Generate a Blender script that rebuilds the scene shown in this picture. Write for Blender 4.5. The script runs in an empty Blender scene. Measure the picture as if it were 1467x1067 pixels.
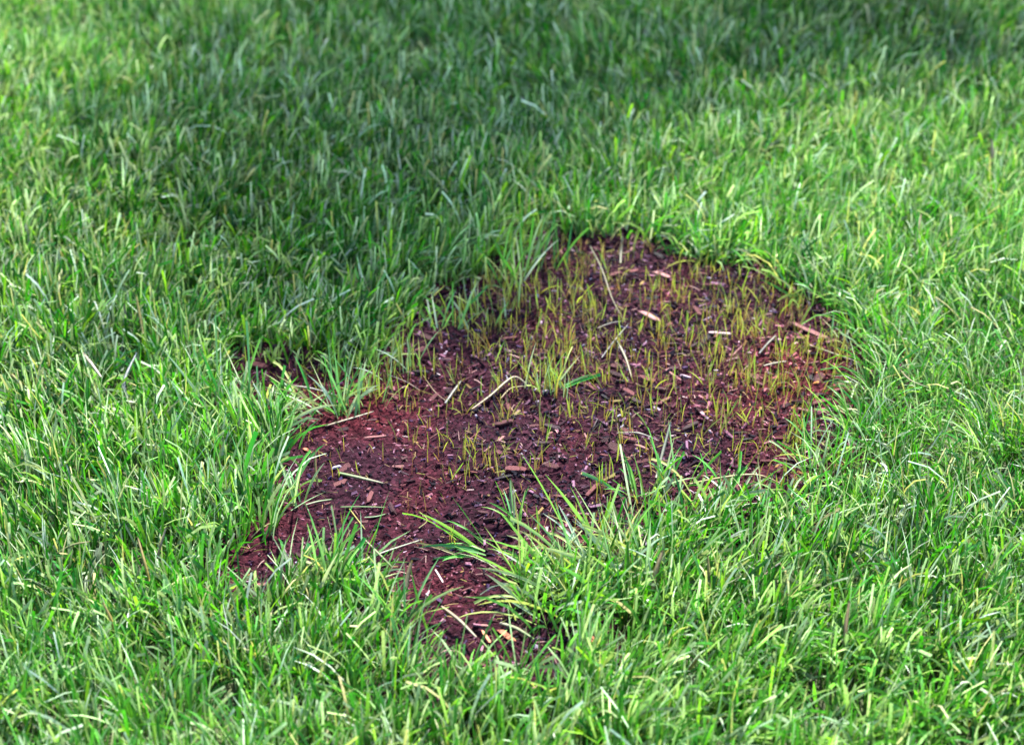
import bpy, math, random
import numpy as np
from mathutils import Vector, Matrix, noise

random.seed(7)
rng = np.random.default_rng(11)
R = math.radians
scene = bpy.context.scene
C = scene.collection

# ------------------------------------------------------------------ camera
CAM_H, PITCH, HFOV = 1.20, R(32.0), R(30.0)
PW, PH = 1467.0, 1067.0
cam = bpy.data.cameras.new('camera')
cam.sensor_fit = 'HORIZONTAL'
cam.angle = HFOV
cam.clip_start, cam.clip_end = 0.05, 2000
cam.dof.use_dof = True
cam.dof.focus_distance = 2.02
cam.dof.aperture_fstop = 4.6
cam_o = bpy.data.objects.new('camera', cam)
cam_o.location = (0, 0, CAM_H)
cam_o.rotation_euler = (R(90) - PITCH, 0, 0)
C.objects.link(cam_o)
scene.camera = cam_o

# ------------------------------------------------------------------ sky, sun, exposure
SUN_EL, SUN_AZ = R(54.0), R(14.0)            # azimuth measured from +Y (away from the camera) towards +X
sun_vec = Vector((math.sin(SUN_AZ) * math.cos(SUN_EL), math.cos(SUN_AZ) * math.cos(SUN_EL), math.sin(SUN_EL)))
world = bpy.data.worlds.new('World')
scene.world = world
world.use_nodes = True
wn = world.node_tree
bg = wn.nodes['Background']
sky = wn.nodes.new('ShaderNodeTexSky')
sky.sky_type = 'NISHITA'
sky.sun_disc = False
sky.sun_elevation = SUN_EL
sky.sun_rotation = SUN_AZ
sky.dust_density = 1.0
sky.ozone_density = 1.0
wn.links.new(sky.outputs[0], bg.inputs[0])
bg.inputs[1].default_value = 0.12
sun = bpy.data.lights.new('sun', 'SUN')
sun.energy = 4.4
sun.angle = R(0.9)
sun.color = (1.0, 0.97, 0.92)
sun_o = bpy.data.objects.new('sun', sun)
sun_o.rotation_euler = sun_vec.to_track_quat('Z', 'Y').to_euler()
sun_o.location = (2, 8, 12)
C.objects.link(sun_o)
vs = scene.view_settings
vs.view_transform = 'Standard'
vs.look = 'None'
vs.exposure = 2.4
vs.gamma = 1.0
vs.use_curve_mapping = False

# ------------------------------------------------------------------ helpers
FPX = PW / 2 / math.tan(HFOV / 2)


def P(px, py, z=0.0):
    """photo pixel -> point on the horizontal plane at height z"""
    u, v = (px - PW / 2) / FPX, -(py - PH / 2) / FPX
    d = Vector((u, math.cos(PITCH) + v * math.sin(PITCH), -math.sin(PITCH) + v * math.cos(PITCH)))
    t = (z - CAM_H) / d.z
    return Vector((d.x * t, d.y * t, z))


def px_of(x, y, z=0.0):
    """points on the ground -> photo pixels (arrays)"""
    dz = z - CAM_H
    f = y * math.cos(PITCH) - dz * math.sin(PITCH)
    up = y * math.sin(PITCH) + dz * math.cos(PITCH)
    return x / f * FPX + PW / 2, PH / 2 - up / f * FPX


def inside(poly, x, y):
    x, y = np.asarray(x), np.asarray(y)
    r = np.zeros(x.shape, bool)
    n = len(poly)
    for i in range(n):
        (x0, y0), (x1, y1) = poly[i], poly[(i + 1) % n]
        c = ((y0 > y) != (y1 > y)) & (x < (x1 - x0) * (y - y0) / ((y1 - y0) or 1e-9) + x0)
        r ^= c
    return r


def edge_dist(poly, x, y):
    """signed distance to a polygon, positive outside"""
    x, y = np.asarray(x, float), np.asarray(y, float)
    best = np.full(x.shape, 1e9)
    n = len(poly)
    for i in range(n):
        (x0, y0), (x1, y1) = poly[i], poly[(i + 1) % n]
        dx, dy = x1 - x0, y1 - y0
        t = np.clip(((x - x0) * dx + (y - y0) * dy) / (dx * dx + dy * dy + 1e-12), 0, 1)
        best = np.minimum(best, np.hypot(x - x0 - t * dx, y - y0 - t * dy))
    return np.where(inside(poly, x, y), -best, best)


def wave(x, y, s, seed):
    """cheap smooth noise on arrays, about -1..1"""
    r = np.random.default_rng(seed)
    out = 0
    for k in range(7):
        a = r.uniform(0, 6.283)
        f = s * r.uniform(0.6, 1.7)
        out = out + np.sin((x * math.cos(a) + y * math.sin(a)) * f + r.uniform(0, 6.283))
    return out / 3.2


def soil_h(x, y):
    """height of the bare soil"""
    v = Vector((x, y, 0))
    h = 0.004 * noise.noise(v * 9)
    h += 0.0035 * noise.noise(v * 45) + 0.0028 * noise.noise(v * 130) + 0.0022 * noise.noise(v * 260)
    return h


def mesh_from(name, verts, faces_flat, nper, col=None, smooth=True):
    me = bpy.data.meshes.new(name)
    nv, nf = len(verts), len(faces_flat) // nper
    me.vertices.add(nv)
    me.vertices.foreach_set('co', np.ascontiguousarray(verts, np.float32).ravel())
    me.loops.add(nf * nper)
    me.loops.foreach_set('vertex_index', np.ascontiguousarray(faces_flat, np.int32))
    me.polygons.add(nf)
    me.polygons.foreach_set('loop_start', np.arange(0, nf * nper, nper, dtype=np.int32))
    me.polygons.foreach_set('use_smooth', np.full(nf, smooth))
    if col is not None:
        a = me.attributes.new('col', 'FLOAT_COLOR', 'POINT')
        c4 = np.ones((nv, 4), np.float32)
        c4[:, :3] = col
        a.data.foreach_set('color', c4.ravel())
    me.update(calc_edges=True)
    return me


def blade_arrays(root, length, width, az, th0, bend, face, c0, c1, cut, S=4, across=2, power=1.4, fold=0.0):
    """many grass blades at once: ribbons that lean by th0, bend over by `bend`, twisted by `face`"""
    N = len(length)
    s = np.linspace(0, 1, S + 1)
    th = th0[:, None] + bend[:, None] * (s[None, :] ** power)
    thm = 0.5 * (th[:, 1:] + th[:, :-1])
    seg = (length / S)[:, None]
    hx = np.concatenate([np.zeros((N, 1)), np.cumsum(np.sin(thm) * seg, 1)], 1)
    hz = np.concatenate([np.zeros((N, 1)), np.cumsum(np.cos(thm) * seg, 1)], 1)
    ca, sa = np.cos(az)[:, None], np.sin(az)[:, None]
    ctr = np.stack([root[:, 0:1] + hx * ca, root[:, 1:2] + hx * sa, root[:, 2:3] + hz], -1)
    side = np.stack([-sa + 0 * th, ca + 0 * th, 0 * th], -1)
    nrm = np.stack([np.cos(th) * ca, np.cos(th) * sa, -np.sin(th)], -1)
    fa = face[:, None] + 0.6 * (s[None, :] - 0.3) * np.sign(face)[:, None]
    sd = side * np.cos(fa)[..., None] + nrm * np.sin(fa)[..., None]
    nn = nrm * np.cos(fa)[..., None] - side * np.sin(fa)[..., None]
    prof = (0.62 + 0.9 * s - 0.6 * s * s)[None, :] * (1 - np.clip((s - 0.35) / 0.65, 0, 1) ** 2.2)[None, :]
    prof_cut = (0.62 + 0.7 * s - 0.45 * s * s)[None, :] * np.ones((N, 1))
    w = 0.5 * width[:, None] * np.where(cut[:, None], prof_cut, np.maximum(prof, 0.04))
    offs = [-1, 1] if across == 2 else [-1, 0, 1]
    vv = []
    for o in offs:
        p = ctr + sd * (w * o)[..., None]
        if o == 0:
            p = p + nn * (w * fold)[..., None]
        vv.append(p)
    V = np.stack(vv, 2)                                   # N, S+1, across, 3
    A = across
    col = c0[:, None, None, :] * (1 - s[None, :, None, None]) + c1[:, None, None, :] * s[None, :, None, None]
    col = np.broadcast_to(col, V.shape)
    base = (np.arange(N) * (S + 1) * A)[:, None, None]
    i = np.arange(S)[None, :, None] * A
    j = np.arange(A - 1)[None, None, :]
    q = np.stack([base + i + j, base + i + j + 1, base + i + A + j + 1, base + i + A + j], -1)
    return V.reshape(-1, 3), q.reshape(-1), col.reshape(-1, 3)


def tag(o, label=None, cat=None, group=None, kind=None):
    for k, v in (('label', label), ('category', cat), ('group', group), ('kind', kind)):
        if v:
            o[k] = v
    return o


def link(name, me, mat=None, parent=None):
    o = bpy.data.objects.new(name, me)
    C.objects.link(o)
    if mat and not me.materials:
        me.materials.append(mat)
    if parent:
        o.parent = parent
    return o


# ------------------------------------------------------------------ materials
def new_mat(name):
    m = bpy.data.materials.new(name)
    m.use_nodes = True
    nt = m.node_tree
    for n in list(nt.nodes):
        nt.nodes.remove(n)
    out = nt.nodes.new('ShaderNodeOutputMaterial')
    return m, nt, out


def blade_material(name, vary=0.12, trans=0.35, gloss=0.5, rough=0.38, tint=None, hue=0.022):
    m, nt, out = new_mat(name)
    N, L = nt.nodes, nt.links
    if tint is None:
        at = N.new('ShaderNodeAttribute')
        at.attribute_name = 'col'
        src = at.outputs['Color']
    else:
        rgb = N.new('ShaderNodeRGB')
        rgb.outputs[0].default_value = (*tint, 1)
        src = rgb.outputs[0]
    tc = N.new('ShaderNodeTexCoord')
    nz = N.new('ShaderNodeTexNoise')
    nz.inputs['Scale'].default_value = 260
    nz.inputs['Detail'].default_value = 2
    L.new(tc.outputs['Object'], nz.inputs['Vector'])
    oi = N.new('ShaderNodeObjectInfo')
    hsv = N.new('ShaderNodeHueSaturation')
    mr = N.new('ShaderNodeMapRange')
    mr.inputs[1].default_value, mr.inputs[2].default_value = 0.3, 0.7
    mr.inputs[3].default_value, mr.inputs[4].default_value = 1 - vary * 2, 1 + vary * 2
    L.new(nz.outputs[0], mr.inputs[0])
    L.new(mr.outputs[0], hsv.inputs['Value'])
    mr2 = N.new('ShaderNodeMapRange')
    mr2.inputs[3].default_value, mr2.inputs[4].default_value = 0.498 - hue, 0.498 + hue
    L.new(oi.outputs['Random'], mr2.inputs[0])
    L.new(mr2.outputs[0], hsv.inputs['Hue'])
    L.new(src, hsv.inputs['Color'])
    pb = N.new('ShaderNodeBsdfPrincipled')
    pb.inputs['Roughness'].default_value = rough
    pb.inputs['Specular IOR Level'].default_value = gloss
    L.new(hsv.outputs[0], pb.inputs['Base Color'])
    tr = N.new('ShaderNodeBsdfTranslucent')
    g = N.new('ShaderNodeMix')
    g.data_type = 'RGBA'
    g.blend_type = 'MULTIPLY'
    g.inputs[0].default_value = 1
    L.new(hsv.outputs[0], g.inputs[6])
    g.inputs[7].default_value = (1.05, 1.15, 0.55, 1)
    L.new(g.outputs[2], tr.inputs[0])
    mx = N.new('ShaderNodeMixShader')
    mx.inputs[0].default_value = trans
    L.new(pb.outputs[0], mx.inputs[1])
    L.new(tr.outputs[0], mx.inputs[2])
    L.new(mx.outputs[0], out.inputs[0])
    return m


def ramp_mat(name, stops, scale, rough=0.8, bump=0.4, by_object=False, spec=0.35, stretch=None, bump_scale=None):
    m, nt, out = new_mat(name)
    N, L = nt.nodes, nt.links
    tc = N.new('ShaderNodeTexCoord')
    mp = N.new('ShaderNodeMapping')
    if stretch:
        mp.inputs['Scale'].default_value = stretch
    L.new(tc.outputs['Object'], mp.inputs[0])
    nz = N.new('ShaderNodeTexNoise')
    nz.inputs['Scale'].default_value = scale
    nz.inputs['Detail'].default_value = 6
    nz.inputs['Roughness'].default_value = 0.65
    L.new(mp.outputs[0], nz.inputs['Vector'])
    cr = N.new('ShaderNodeValToRGB')
    el = cr.color_ramp.elements
    while len(el) < len(stops):
        el.new(0.5)
    for e, (p, c) in zip(el, stops):
        e.position = p
        e.color = (*c, 1)
    if by_object:
        oi = N.new('ShaderNodeObjectInfo')
        ad = N.new('ShaderNodeMath')
        ad.operation = 'MULTIPLY_ADD'
        ad.inputs[1].default_value = 0.85
        L.new(nz.outputs[0], ad.inputs[0])
        sb = N.new('ShaderNodeMath')
        sb.operation = 'MULTIPLY_ADD'
        sb.inputs[1].default_value = 0.8
        sb.inputs[2].default_value = -0.36
        L.new(oi.outputs['Random'], sb.inputs[0])
        L.new(sb.outputs[0], ad.inputs[2])
        L.new(ad.outputs[0], cr.inputs[0])
    else:
        L.new(nz.outputs[0], cr.inputs[0])
    pb = N.new('ShaderNodeBsdfPrincipled')
    pb.inputs['Roughness'].default_value = rough
    pb.inputs['Specular IOR Level'].default_value = spec
    L.new(cr.outputs[0], pb.inputs['Base Color'])
    nb = N.new('ShaderNodeTexNoise')
    nb.inputs['Scale'].default_value = bump_scale or scale * 2.5
    nb.inputs['Detail'].default_value = 4
    L.new(mp.outputs[0], nb.inputs['Vector'])
    bp = N.new('ShaderNodeBump')
    bp.inputs['Strength'].default_value = bump
    bp.inputs['Distance'].default_value = 0.002
    L.new(nb.outputs[0], bp.inputs['Height'])
    L.new(bp.outputs[0], pb.inputs['Normal'])
    L.new(pb.outputs[0], out.inputs[0])
    return m


def attr_mat(name, rough=0.75, spec=0.08):
    m, nt, out = new_mat(name)
    N, L = nt.nodes, nt.links
    at = N.new('ShaderNodeAttribute')
    at.attribute_name = 'col'
    tc = N.new('ShaderNodeTexCoord')
    nz = N.new('ShaderNodeTexNoise')
    nz.inputs['Scale'].default_value = 700
    nz.inputs['Detail'].default_value = 3
    L.new(tc.outputs['Object'], nz.inputs['Vector'])
    bp = N.new('ShaderNodeBump')
    bp.inputs['Strength'].default_value = 0.5
    bp.inputs['Distance'].default_value = 0.001
    L.new(nz.outputs[0], bp.inputs['Height'])
    pb = N.new('ShaderNodeBsdfPrincipled')
    pb.inputs['Roughness'].default_value = rough
    pb.inputs['Specular IOR Level'].default_value = spec
    L.new(at.outputs['Color'], pb.inputs['Base Color'])
    L.new(bp.outputs[0], pb.inputs['Normal'])
    L.new(pb.outputs[0], out.inputs[0])
    return m


M_LAWN = blade_material('lawn_blades', hue=0.0, trans=0.34, gloss=0.25, rough=0.38)
M_BLADE = blade_material('rim_blades', trans=0.34, gloss=0.25, rough=0.38)
M_DRY = blade_material('dry_blades', trans=0.15, gloss=0.4, rough=0.5)
M_SEED = blade_material('seedling_blades', trans=0.35, gloss=0.4, rough=0.45)
M_SOIL = ramp_mat('dark_soil', [(0.30, (0.005, 0.0010, 0.0018)), (0.5, (0.025, 0.0044, 0.0074)), (0.62, (0.055, 0.0100, 0.0150)), (0.8, (0.12, 0.033, 0.042))], 160, rough=0.85, bump=0.9, bump_scale=420, spec=0.05)
nt_ = M_SOIL.node_tree
pb_ = [n_ for n_ in nt_.nodes if n_.type == 'BSDF_PRINCIPLED'][0]
src_ = pb_.inputs['Base Color'].links[0].from_socket
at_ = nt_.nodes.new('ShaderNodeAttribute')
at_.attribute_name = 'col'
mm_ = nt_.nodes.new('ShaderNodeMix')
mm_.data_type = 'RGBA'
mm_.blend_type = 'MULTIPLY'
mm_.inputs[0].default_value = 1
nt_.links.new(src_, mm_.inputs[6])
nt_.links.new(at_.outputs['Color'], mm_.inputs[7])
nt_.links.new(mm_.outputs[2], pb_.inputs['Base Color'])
M_GROUND = ramp_mat('ground_thatch', [(0.3, (0.012, 0.018, 0.006)), (0.5, (0.035, 0.045, 0.014)), (0.7, (0.06, 0.075, 0.022))], 60, rough=0.9, bump=0.6)
M_FINE = attr_mat('fine_mulch')
WOOD = (3.0, 40.0, 40.0)
M_BARK = ramp_mat('bark_brown', [(0.0, (0.012, 0.003, 0.004)), (0.35, (0.034, 0.007, 0.009)), (0.6, (0.075, 0.018, 0.019)), (0.9, (0.15, 0.046, 0.044))], 6, rough=0.6, bump=0.6, by_object=True, spec=0.22, stretch=WOOD)
M_PINK = ramp_mat('bark_pink', [(0.0, (0.08, 0.026, 0.026)), (0.4, (0.16, 0.058, 0.055)), (0.8, (0.28, 0.13, 0.12))], 6, rough=0.55, bump=0.6, by_object=True, spec=0.22, stretch=WOOD)
M_DARK = ramp_mat('bark_dark', [(0.0, (0.006, 0.003, 0.005)), (0.5, (0.014, 0.007, 0.010)), (0.9, (0.035, 0.016, 0.020))], 6, rough=0.5, bump=0.6, by_object=True, spec=0.22, stretch=WOOD)
M_PALE = ramp_mat('wood_pale', [(0.0, (0.18, 0.11, 0.105)), (0.5, (0.28, 0.19, 0.185)), (0.9, (0.42, 0.31, 0.30))], 6, rough=0.6, bump=0.4, by_object=True, stretch=WOOD)
M_ORANGE = ramp_mat('wood_orange', [(0.0, (0.22, 0.06, 0.025)), (0.5, (0.33, 0.10, 0.045)), (0.9, (0.42, 0.16, 0.08))], 6, rough=0.6, bump=0.4, by_object=True, stretch=WOOD)
M_TWIG = ramp_mat('twig_dark', [(0.3, (0.012, 0.009, 0.010)), (0.7, (0.04, 0.025, 0.025))], 90, rough=0.7)
M_TRUNK = ramp_mat('tree_bark', [(0.3, (0.05, 0.035, 0.025)), (0.7, (0.16, 0.12, 0.09))], 12, rough=0.9, bump=1.0, stretch=(1, 1, 0.25))
M_LEAF = blade_material('tree_leaves', trans=0.3, gloss=0.4, rough=0.45)

# ------------------------------------------------------------------ outline of the bare patch (photo pixels of the soil's rim on the ground)
PATCH_PX = [(786, 343), (850, 350), (905, 345), (950, 362), (1010, 383), (1085, 393), (1112, 420), (1180, 446), (1215, 474),
            (1244, 506), (1242, 580), (1200, 606), (1160, 630), (1145, 668), (1138, 722), (1060, 728), (1000, 722), (945, 724),
            (905, 755), (872, 800), (815, 800), (760, 802), (722, 815), (722, 850), (712, 875), (755, 905), (815, 930),
            (775, 968), (650, 975), (590, 952), (575, 915), (556, 868), (512, 822), (440, 815), (390, 822), (345, 862),
            (315, 862), (325, 815), (385, 788), (424, 770), (428, 735), (412, 695), (404, 660), (412, 625), (428, 592),
            (400, 580), (350, 560), (365, 520), (430, 528), (485, 555), (548, 530), (585, 495), (622, 462), (672, 422),
            (722, 402), (752, 378), (758, 345)]
PATCH = [tuple(P(*p)[:2]) for p in PATCH_PX]
# thin or bare spots in the turf
SPOTS = [(P(1205, 650), 0.022), (P(1345, 495), 0.016), (P(405, 545), 0.034), (P(345, 850), 0.03), (P(800, 345), 0.02),
         (P(1440, 470), 0.010), (P(1170, 640), 0.012), (P(1390, 610), 0.010), (P(1300, 625), 0.010)]

# ------------------------------------------------------------------ ground, out to the horizon
me = bpy.data.meshes.new('ground')
g = 600.0
me.from_pydata([(-g, -g, -0.012), (g, -g, -0.012), (g, g, -0.012), (-g, g, -0.012)], [], [(0, 1, 2, 3)])
tag(link('ground', me, M_GROUND), kind='structure')

# bare soil bed
xs = [p[0] for p in PATCH]
ys = [p[1] for p in PATCH]
x0, x1, y0, y1 = min(xs) - 0.12, max(xs) + 0.12, min(ys) - 0.1, max(ys) + 0.12
STEP = 0.0032
nx, ny = int((x1 - x0) / STEP), int((y1 - y0) / STEP)
gx, gy = np.meshgrid(np.linspace(x0, x1, nx), np.linspace(y0, y1, ny))
gx, gy = gx.ravel(), gy.ravel()
ed = edge_dist(PATCH, gx, gy)
gz = np.array([soil_h(a, b) for a, b in zip(gx, gy)])
gz = gz - np.clip((ed - 0.045) / 0.045, 0, 1) ** 1.5 * 0.03
jx = rng.normal(0, STEP * 0.22, gx.shape)
jy = rng.normal(0, STEP * 0.22, gx.shape)
idx = np.arange(nx * ny).reshape(ny, nx)
q = np.stack([idx[:-1, :-1], idx[:-1, 1:], idx[1:, 1:], idx[1:, :-1]], -1).reshape(-1)


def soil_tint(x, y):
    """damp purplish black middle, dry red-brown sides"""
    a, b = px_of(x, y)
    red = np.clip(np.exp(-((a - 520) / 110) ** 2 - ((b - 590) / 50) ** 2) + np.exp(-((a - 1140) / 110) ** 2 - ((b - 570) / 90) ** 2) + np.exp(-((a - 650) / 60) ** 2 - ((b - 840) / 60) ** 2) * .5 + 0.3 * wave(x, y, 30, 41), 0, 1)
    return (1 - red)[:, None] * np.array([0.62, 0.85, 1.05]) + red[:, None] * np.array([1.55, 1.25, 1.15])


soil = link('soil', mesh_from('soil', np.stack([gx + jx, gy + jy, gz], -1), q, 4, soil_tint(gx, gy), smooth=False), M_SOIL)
tag(soil, kind='structure')

# ------------------------------------------------------------------ lawn
PAL = np.array([(0.004, 0.060, 0.005), (0.008, 0.120, 0.006), (0.024, 0.200, 0.006), (0.080, 0.300, 0.008), (0.190, 0.390, 0.020),
                (0.006, 0.100, 0.022), (0.100, 0.300, 0.070), (0.270, 0.440, 0.160), (0.440, 0.560, 0.380), (0.560, 0.620, 0.500), (0.450, 0.400, 0.170)])  # the palest mint tones also paint the whitish sheen of glossy blades
PAL_W = np.array([0.21, 0.19, 0.15, 0.11, 0.08, 0.05, 0.04, 0.065, 0.055, 0.030, 0.030])


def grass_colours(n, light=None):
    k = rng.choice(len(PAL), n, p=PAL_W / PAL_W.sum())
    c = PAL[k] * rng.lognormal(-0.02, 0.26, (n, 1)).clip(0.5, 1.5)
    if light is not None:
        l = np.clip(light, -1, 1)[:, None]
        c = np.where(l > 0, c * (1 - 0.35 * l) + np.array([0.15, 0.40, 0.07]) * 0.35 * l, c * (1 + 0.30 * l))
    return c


def lawn_blades(n_clump, per, region, keep=None, scale=1.0, fat=1.0):
    (ax, bx, ay, by) = region
    cx, cy = rng.uniform(ax, bx, n_clump), rng.uniform(ay, by, n_clump)
    if keep is not None:
        k = keep(cx, cy)
        cx, cy = cx[k], cy[k]
    n = len(cx)
    cnt = rng.poisson(per, n) + 2
    ci = np.repeat(np.arange(n), cnt)
    N = len(ci)
    dr, da = np.abs(rng.normal(0, 0.011, N)), rng.uniform(0, 6.283, N)
    rx, ry = cx[ci] + dr * np.cos(da), cy[ci] + dr * np.sin(da)
    caz = (wave(cx, cy, 7, 3) * 1.6 + 1.0 + rng.normal(0, 0.9, n))[ci]
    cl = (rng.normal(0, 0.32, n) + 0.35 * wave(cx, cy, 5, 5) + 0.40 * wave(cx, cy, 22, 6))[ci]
    vx, vy = np.cos(caz) * 0.8 + np.cos(da) * dr / 0.011 * 0.7, np.sin(caz) * 0.8 + np.sin(da) * dr / 0.011 * 0.7
    az = np.arctan2(vy, vx) + rng.normal(0, 0.75, N)
    tall = (0.052 + 0.006 * wave(cx, cy, 35, 9) + 0.006 * wave(cx, cy, 9, 8) + rng.normal(0, 0.004, n))[ci] * rng.uniform(0.65, 1.25, N) * scale
    th0 = np.abs(rng.normal(0.26, 0.26, N))
    bend = np.clip(rng.normal(0.6, 0.65, N), -0.2, 2.6)
    wide = rng.uniform(0.0017, 0.0040, N) * fat
    cut = rng.random(N) < 0.40
    return rx, ry, az, tall, th0, bend, wide, cut, cl


NEAR = (-1.2, 1.2, 0.9, 3.9)


def near_keep(cx, cy):
    thin = (wave(cx, cy, 42, 31) < -0.75) & (rng.random(len(cx)) < 0.2)
    half = 0.28 * np.hypot(cy, CAM_H) + 0.22
    return ~thin & ((np.abs(cx) < half) | (rng.random(len(cx)) < 0.5)) & (rng.random(len(cx)) < np.where(cy > 2.6, 0.72, 1.0))


area = (NEAR[1] - NEAR[0]) * (NEAR[3] - NEAR[2])
rx, ry, az, tall, th0, bend, wide, cut, cl = lawn_blades(int(area * 3900), 9, NEAR, near_keep)
ed = edge_dist(PATCH, rx, ry)
jag = 0.010 * wave(rx, ry, 55, 21) + 0.010 * wave(rx, ry, 140, 22) + rng.normal(0, 0.007, len(rx))
ok = ed + jag > 0.012
qx, qy = px_of(rx, ry)
ok &= ~((ed < 0.04) & (qx < 800) & (qy < 600) & (rng.random(len(rx)) < 0.45))
for c, r in SPOTS:
    d = np.hypot(rx - c.x, ry - c.y)
    ok &= ~((d < r) & (rng.random(len(rx)) < 0.85))
sel = [a[ok] for a in (rx, ry, az, tall, th0, bend, wide, cut, cl, ed)]
rx, ry, az, tall, th0, bend, wide, cut, cl, ed = sel
N = len(rx)
rim = np.clip(1 - ed / 0.06, 0, 1)
# the rim was not mown as closely and its blades flop over more
tall = tall * (1 + 0.35 * rim * rng.random(N))
bend = bend + 0.5 * rim * rng.random(N)
px, py = px_of(rx, ry)
# finer, floppier grass on one side of the patch
fine = np.exp(-(np.clip(1180 - px, 0, None) / 90) ** 2) * np.exp(-((py - 600) / 200) ** 2)
wide = wide * (1 - 0.35 * fine)
bend = bend + 0.7 * fine * rng.random(N)
az = az + fine * rng.normal(0, 1.2, N)
cl = cl + 0.5 * np.clip((py - 780) / 200, 0, 1) + 0.7 * np.exp(-((px - 1200) / 300) ** 2 - ((py - 240) / 80) ** 2) + 0.3 * rim  # sunlit upper-right zone painted into the blade colour; near turf and rim paler too
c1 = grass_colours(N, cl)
pale = c1[:, 2] > 0.10
wide = np.where(pale, wide * 0.78, wide)
tall = np.where(pale, tall * 1.15, tall)
fr = np.clip(1 - ed / 0.05, 0, 1) * np.clip((830 - px) / 60, 0, 1) * np.clip((610 - py) / 30, 0, 1)
tall = tall * (1 - 0.45 * fr)
mixy = (fr * rng.random(N))[:, None]
c1 = c1 * (1 - mixy) + np.array([0.26, 0.36, 0.07]) * mixy
c0 = c1 * 0.75 + np.array([0.10, 0.13, 0.03]) * 0.25
tip = rng.random(N) < 0.32
c1[tip] = c1[tip] * 0.5 + np.array([0.42, 0.45, 0.30]) * 0.5
face = rng.normal(0, 0.7, N)
root = np.stack([rx, ry, np.full(N, -0.006) - 0.004 * rng.random(N)], -1)
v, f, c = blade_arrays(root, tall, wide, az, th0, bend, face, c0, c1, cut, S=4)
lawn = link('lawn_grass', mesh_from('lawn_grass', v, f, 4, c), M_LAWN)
tag(lawn, 'dense green mown grass growing all round the bare soil', 'grass', kind='stuff')
print('lawn blades', N)

# the lawn goes on beyond: tiles of the same grass, instanced by geometry nodes
T = 0.6
rx, ry, az, tall, th0, bend, wide, cut, cl = lawn_blades(int(T * T * 1500), 8, (-T / 2, T / 2, -T / 2, T / 2), None, 1.0, 1.25)
N = len(rx)
c1 = grass_colours(N, cl)
c0 = c1 * 0.75 + np.array([0.10, 0.13, 0.03]) * 0.25
v, f, c = blade_arrays(np.stack([rx, ry, np.full(N, -0.012)], -1), tall, wide, az, th0, bend, rng.normal(0, 0.7, N), c0, c1, cut, S=3)
far = link('lawn_beyond', mesh_from('lawn_beyond', v, f, 4, c), M_LAWN)
tag(far, 'mown green grass of the lawn stretching away from the bare patch', 'grass', kind='stuff')
ng = bpy.data.node_groups.new('lawn_tiles', 'GeometryNodeTree')
ng.interface.new_socket('Geometry', in_out='INPUT', socket_type='NodeSocketGeometry')
ng.interface.new_socket('Geometry', in_out='OUTPUT', socket_type='NodeSocketGeometry')
gi, go = ng.nodes.new('NodeGroupInput'), ng.nodes.new('NodeGroupOutput')
grid = ng.nodes.new('GeometryNodeMeshGrid')
NXT, NYT = 24, 26
grid.inputs['Size X'].default_value = T * (NXT - 1)
grid.inputs['Size Y'].default_value = T * (NYT - 1)
grid.inputs['Vertices X'].default_value = NXT
grid.inputs['Vertices Y'].default_value = NYT
tr = ng.nodes.new('GeometryNodeTransform')
tr.inputs['Translation'].default_value = (0, 0.9 - 3 * T + T * (NYT - 0) / 2 - 0.0, 0)
ng.links.new(grid.outputs[0], tr.inputs[0])
pos = ng.nodes.new('GeometryNodeInputPosition')
sx = ng.nodes.new('ShaderNodeSeparateXYZ')
ng.links.new(pos.outputs[0], sx.inputs[0])


def mth(op, a, b=None):
    n = ng.nodes.new('ShaderNodeMath')
    n.operation = op
    for i, s_ in enumerate((a, b)):
        if s_ is None:
            continue
        if isinstance(s_, (int, float)):
            n.inputs[i].default_value = s_
        else:
            ng.links.new(s_, n.inputs[i])
    return n.outputs[0]


# keep a tile when its centre lies outside the near region
inx = mth('LESS_THAN', mth('ABSOLUTE', sx.outputs[0]), NEAR[1])
iny = mth('MULTIPLY', mth('GREATER_THAN', sx.outputs[1], NEAR[2]), mth('LESS_THAN', sx.outputs[1], NEAR[3]))
keepn = mth('SUBTRACT', 1.0, mth('MULTIPLY', inx, iny))
io = ng.nodes.new('GeometryNodeInstanceOnPoints')
ng.links.new(tr.outputs[0], io.inputs['Points'])
ng.links.new(gi.outputs[0], io.inputs['Instance'])
ng.links.new(keepn, io.inputs['Selection'])
rv = ng.nodes.new('FunctionNodeRandomValue')
rv.data_type = 'INT'
rv.inputs[4].default_value = 0
rv.inputs[5].default_value = 3
ang = mth('MULTIPLY', rv.outputs[2], math.pi / 2)
cx_ = ng.nodes.new('ShaderNodeCombineXYZ')
ng.links.new(ang, cx_.inputs[2])
ng.links.new(cx_.outputs[0], io.inputs['Rotation'])
ng.links.new(io.outputs[0], go.inputs[0])
far.modifiers.new('tiles', 'NODES').node_group = ng

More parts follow.
